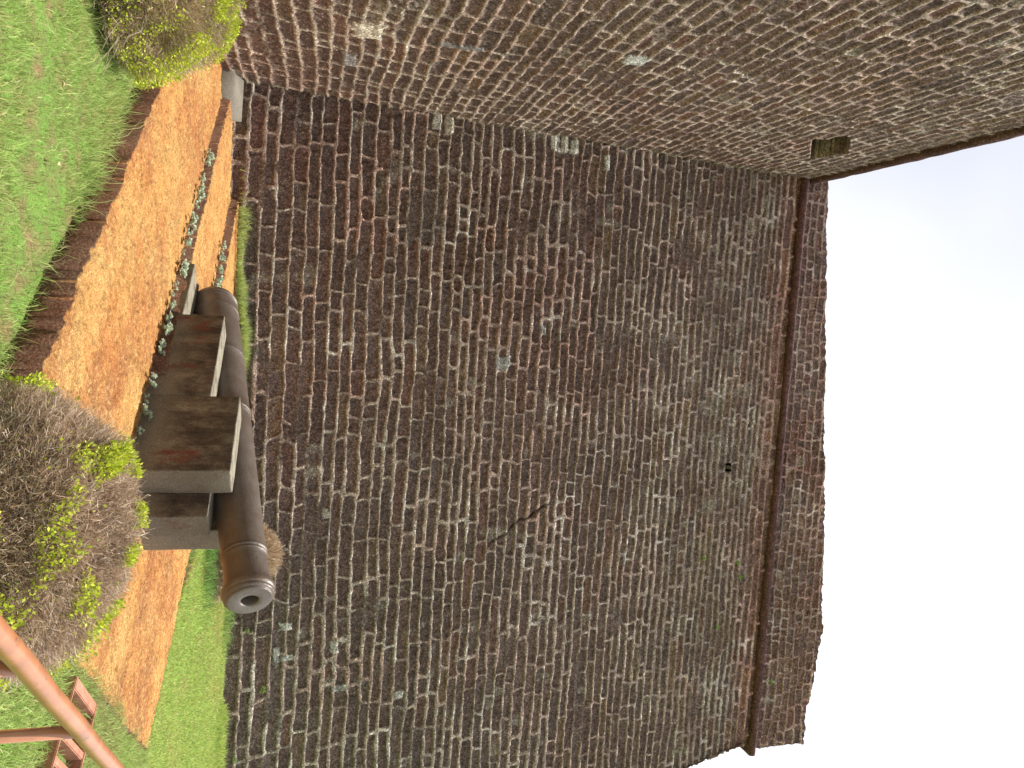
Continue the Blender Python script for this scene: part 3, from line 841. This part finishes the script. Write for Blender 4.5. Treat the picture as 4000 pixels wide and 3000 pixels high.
def lm_left(P, th, ph):
    m = fbm(P[:, 0]*4.2+3, P[:, 1]*4.2+P[:, 2]*4.2, 201, 3)
    top = sst(.55, .90, P[:, 2]); right = sst(-2.8, -2.45, P[:, 0])
    return np.clip(sst(.46, .56, m)*(.02+1.0*top+.30*right), 0, 1)+.02
shrub('clipped_shrub', -3.33, 6.90, .0, .92, 1.15, .97, 80000, 22000,
      'dome-shaped clipped shrub with yellow-green top, standing beside the left wall', 31, lm_left,
      TW+[(.44, .40, .16), (.36, .36, .12), (.48, .42, .18)], LF, .0038, 12)
def lm_mid(P, th, ph):
    m = fbm(P[:, 0]*4.6+1, P[:, 1]*4.6+P[:, 2]*4.6, 203, 3)
    top = sst(.66, .78, P[:, 2])
    return np.clip(sst(.53, .57, m)*(.22+1.0*top), 0, 1)+.002
shrub('clipped_shrub', .80, 4.42, .06, .74, .57, .745, 95000, 22000,
      'half-bare brown twiggy clipped shrub in front of the plinth', 37, lm_mid, TW+[(.5, .38, .3)], LF, .0033, 12)
# small round brown bush behind the muzzle
shrub('round_bush', 2.60, 12.0, .18, .60, .55, 1.10, 20000, 100,
      'small round dry brown bush behind the cannon muzzle', 43, lambda P, th, ph: np.full(len(P), .05),
      [(.62, .48, .33), (.72, .58, .41), (.52, .39, .26)], LF, .007, 6)
# dead bare branches at the foot of the left shrub
db = empty('dead_branches', (-2.8, 6.1, 0)); tag(db, 'bare grey dead branches lying on the lawn below the left shrub', 'branches')
tb = []
for k in range(12):
    a = Vector((rnd.uniform(-3.3, -2.7), rnd.uniform(6.1, 7.0), rnd.uniform(.25, .55)))
    dr = Vector((rnd.uniform(.3, .9), rnd.uniform(-1.2, -.5), rnd.uniform(-.45, -.15))).normalized()
    p = [a]; 
    for j in range(6): p.append(p[-1]+dr*.14+Vector((rnd.gauss(0, .03), rnd.gauss(0, .03), rnd.gauss(0, .025))))
    for q_ in p: q_.z = max(q_.z, .05)
    tb.append((p, [.007-.0009*j for j in range(7)]))
    for j in (2, 3, 4):
        b = p[j]; d2 = (dr+Vector((rnd.gauss(0, .7), rnd.gauss(0, .5), rnd.gauss(0, .4)))).normalized()
        tb.append(([b, b+d2*.09+Vector((0, 0, .01)), b+d2*.2], [.004, .003, .0018]))
nv = sum(len(p)*6 for p, _ in tb)
tube_obj('branch', tb, M_TWIG, db, 6, np.full((nv, 3), (.42, .35, .24)))

# ------------------------------------------------------------------ succulents at the foot of the steps
def succ_proto(seed):
    r = np.random.RandomState(seed); V = []; Q = []
    for k in range(7):
        c = np.array([r.uniform(-.05, .05), r.uniform(-.03, .03), r.uniform(.01, .07)])
        for j in range(9):
            az = j*2.4+r.uniform(-.3, .3); el = .15+j*.14
            d = np.array([math.cos(az)*math.cos(el), math.sin(az)*math.cos(el), math.sin(el)])
            s = np.array([-math.sin(az), math.cos(az), 0]); l = r.uniform(.022, .038); w_ = l*.36
            i = len(V)
            V += [c, c+d*l*.5+s*w_+[0, 0, .003], c+d*l*.85+s*w_*.7, c+d*l, c+d*l*.85-s*w_*.7, c+d*l*.5-s*w_+[0, 0, .003]]
            Q.append([i, i+1, i+2, i+3]); Q.append([i, i+3, i+4, i+5])
    return np.array(V), np.array(Q)
mS = mk_leafy('succulent_leaf', .12, .5)
protos = []
for k in range(3):
    V, Q = succ_proto(60+k)
    cr = np.full((len(V), 3), (.50, .60, .46))*np.random.RandomState(k).uniform(.75, 1.25, (len(V), 1))
    me_o = mesh_np('succulent', V, [Q], mS, cr, None, False); protos.append(me_o)
used = [False]*3
def put_succ(n, d, z, s, label, group):
    if rnd.random() < .08: return
    s *= rnd.uniform(.65, 1.25); n += rnd.uniform(-.04, .0)
    k = rnd.randrange(3)
    o = protos[k] if not used[k] else protos[k].copy()
    if used[k]: col.objects.link(o)
    used[k] = True
    x_, y_ = xy(n, d); o.location = (x_, y_, z); o.rotation_euler = (0, 0, rnd.uniform(0, 6.28)); o.scale = (s, s, s)
    tag(o, label, 'succulent', group)
for k in range(15):
    put_succ(5.30-rnd.uniform(0, .06), -7.9+k*.195+rnd.uniform(-.06, .06), .195, rnd.uniform(.8, 1.35), 'pale grey-green succulent growing against the front of the cannon plinth', 'succulents along the front of the plinth')
for k in range(14):
    put_succ(5.27-rnd.uniform(0, .04), -8.05-k*.17+rnd.uniform(-.05, .05), .195, rnd.uniform(.9, 1.5), 'pale grey-green succulent at the foot of the middle laterite step, left of the plinth', 'succulents along the middle step')
for k in range(12):
    put_succ(6.60-rnd.uniform(0, .04), -8.25-k*.16+rnd.uniform(-.05, .05), .31, rnd.uniform(.9, 1.4), 'pale grey-green succulent at the foot of the uppermost laterite step near the wall', 'succulents along the uppermost step')
for k in range(3):
    if not used[k]: bpy.data.objects.remove(protos[k])

# ------------------------------------------------------------------ little ferns rooted in the wall
def fern(x, z, s, label, seed, flat=True):
    s *= .6; r = np.random.RandomState(seed); y = front_y(z)
    root = (x, y-.02, z); V = []; Q = []; n = 26
    for j in range(n):
        az = r.uniform(math.pi, 2*math.pi); el = r.uniform(-.7, .9); d = np.array([math.cos(az)*math.cos(el), math.sin(az)*math.cos(el)*.7, math.sin(el)])
        b = np.array([r.uniform(-.05, .05), 0, r.uniform(-.06, .06)])*s; sv = np.cross(d, r.normal(0, 1, 3)); sv /= np.linalg.norm(sv); l = s*r.uniform(.07, .15)
        i = len(V); V += [b, b+d*l*.5+sv*l*.2, b+d*l, b+d*l*.5-sv*l*.2]; Q.append([i, i+1, i+2, i+3])
    o = mesh_np('wall_fern', np.array(V), [np.array(Q)], M_LEAF, np.full((len(V), 3), (.30, .46, .12)), None, False)
    o.location = root; tag(o, label, 'fern')
fern(6.12, 11.2, 1.1, 'tiny green fern on the parapet near its right end', 1)
fern(3.4, 9.37, .9, 'small green fern in the wall right of the drain hole', 2)
fern(3.56, 10.24, .8, 'bright fern below the cordon, left of a close pair', 3)
fern(3.85, 10.3, .8, 'bright fern below the cordon, right of a close pair', 4)
fern(4.84, 9.77, .6, 'faint yellow-green fern high in the wall below the parapet fern', 5)
fern(4.95, 1.0, .8, 'green weed in the lowest courses of the wall right of the muzzle', 6)
fern(4.0, .75, .7, 'small bright weed in the wall foot just right of the muzzle', 7)
fern(6.0, .62, .6, 'small yellow-green weed at the wall foot near the right edge', 8)
fern(-2.05, 11.6, .6, 'tiny fern close under the left end of the parapet', 9)

# ------------------------------------------------------------------ grey concrete slab at the foot of the left wall
sl = [(-4.62, 12.45, .33), (-4.75, 12.98, .47), (-3.92, 12.93, .45), (-4.18, 12.5, .33)]
V = [(x, y, .1) for x, y, z in sl]+[(x, y, z) for x, y, z in sl]
o = mesh_np('concrete_slab', V, [np.array([(4, 7, 6, 5), (0, 4, 5, 1), (1, 5, 6, 2), (2, 6, 7, 3), (3, 7, 4, 0)])], M_CONC2, None, None, False)
tag(o, 'pale grey concrete slab sloping at the corner of the two walls', 'slab')

# ------------------------------------------------------------------ handrail
rl = empty('handrail', (.9, 2.2, 0)); tag(rl, 'glossy terracotta painted pipe handrail with upright posts in the foreground', 'handrail')
A = Vector((.5035, 1.673, 1.136)); B = Vector((1.2169, 2.6535, 1.126)); dv = (B-A)
p0 = A-dv*.8; p1 = B+dv*.9
pts = [p0.lerp(p1, k/24)+Vector((0, 0, .0015*math.sin(k*1.7))) for k in range(25)]
tube_obj('top_rail', [(pts, .0235)], M_RAIL, rl, 28)
P1 = Vector((.616, 1.8276, 1.1346)); P2 = Vector((.9394, 2.2716, 1.13)); st = P2-P1
for k in range(-1, 4):
    p = P1+st*k
    tube_obj('post', [([(p.x, p.y, 0), (p.x, p.y, .5), (p.x, p.y, p.z-.012)], .0165)], M_RAIL, rl, 20)

# ------------------------------------------------------------------ terracotta grating on the lawn
gr = empty('drain_grating', (2.4, 6, .1)); tag(gr, 'terracotta painted ladder-shaped concrete grating lying in the grass behind the handrail', 'grating')
ga = Vector((1.965, 5.63, 0)); gdir = (Vector((2.356, 5.13, 0))-ga).normalized(); gx = (Vector((2.366, 6.16, 0))-ga); gw = gx.length; gx.normalize()
def gbox(name, a0, a1, b0, b1, z0, z1):
    V = []
    for z in (z0, z1):
        for a, b in ((a0, b0), (a1, b0), (a1, b1), (a0, b1)):
            p = ga+gdir*a+gx*b; V.append((p.x, p.y, z))
    import bmesh
    bm = bmesh.new(); vs = [bm.verts.new(Vector(v)-gr.location) for v in V]
    for f in [(0, 3, 2, 1), (4, 5, 6, 7), (0, 1, 5, 4), (1, 2, 6, 5), (2, 3, 7, 6), (3, 0, 4, 7)]: bm.faces.new([vs[i] for i in f])
    bmesh.ops.recalc_face_normals(bm, faces=bm.faces)
    bmesh.ops.bevel(bm, geom=list(bm.edges), offset=.006, segments=2, affect='EDGES')
    me = bpy.data.meshes.new(name); bm.to_mesh(me); bm.free(); me.materials.append(M_TC)
    o = bpy.data.objects.new(name, me); link(o, gr)
gbox('side_rail', -.0, 1.5, 0, .028, .02, .255); gbox('side_rail', .0, 1.5, gw-.028, gw, .02, .255)
gbox('end_bar', .0, .085, .029, gw-.029, .02, .254)
for k in range(1, 9): gbox('bar', .02+k*.165, .02+k*.165+.055, .029, gw-.029, .03, .249)
# ------------------------------------------------------------------ fallen leaves on the lawn
for k, (x_, y_, lab) in enumerate([(-1.30, 5.55, 'dry tan leaf lying on the lawn near the edge of the lowest step'), (-1.85, 5.6, 'small curled brown leaf on the lawn, nearer the left shrub')]):
    a = rnd.uniform(0, 3); z = .07; L_ = .05
    V = [(0, 0, 0), (L_*.4, L_*.28, .012), (L_, 0, .004), (L_*.4, -L_*.28, .014), (L_*.5, 0, -.004)]
    V = [(x_+math.cos(a)*p-math.sin(a)*q, y_+math.sin(a)*p+math.cos(a)*q, z+h) for p, q, h in V]
    o = mesh_np('fallen_leaf', V, [np.array([(0, 1, 4), (1, 2, 4), (2, 3, 4), (3, 0, 4)])], mk_plain('dry_leaf', (.55, .42, .28)), None, None, False)
    tag(o, lab, 'leaf')
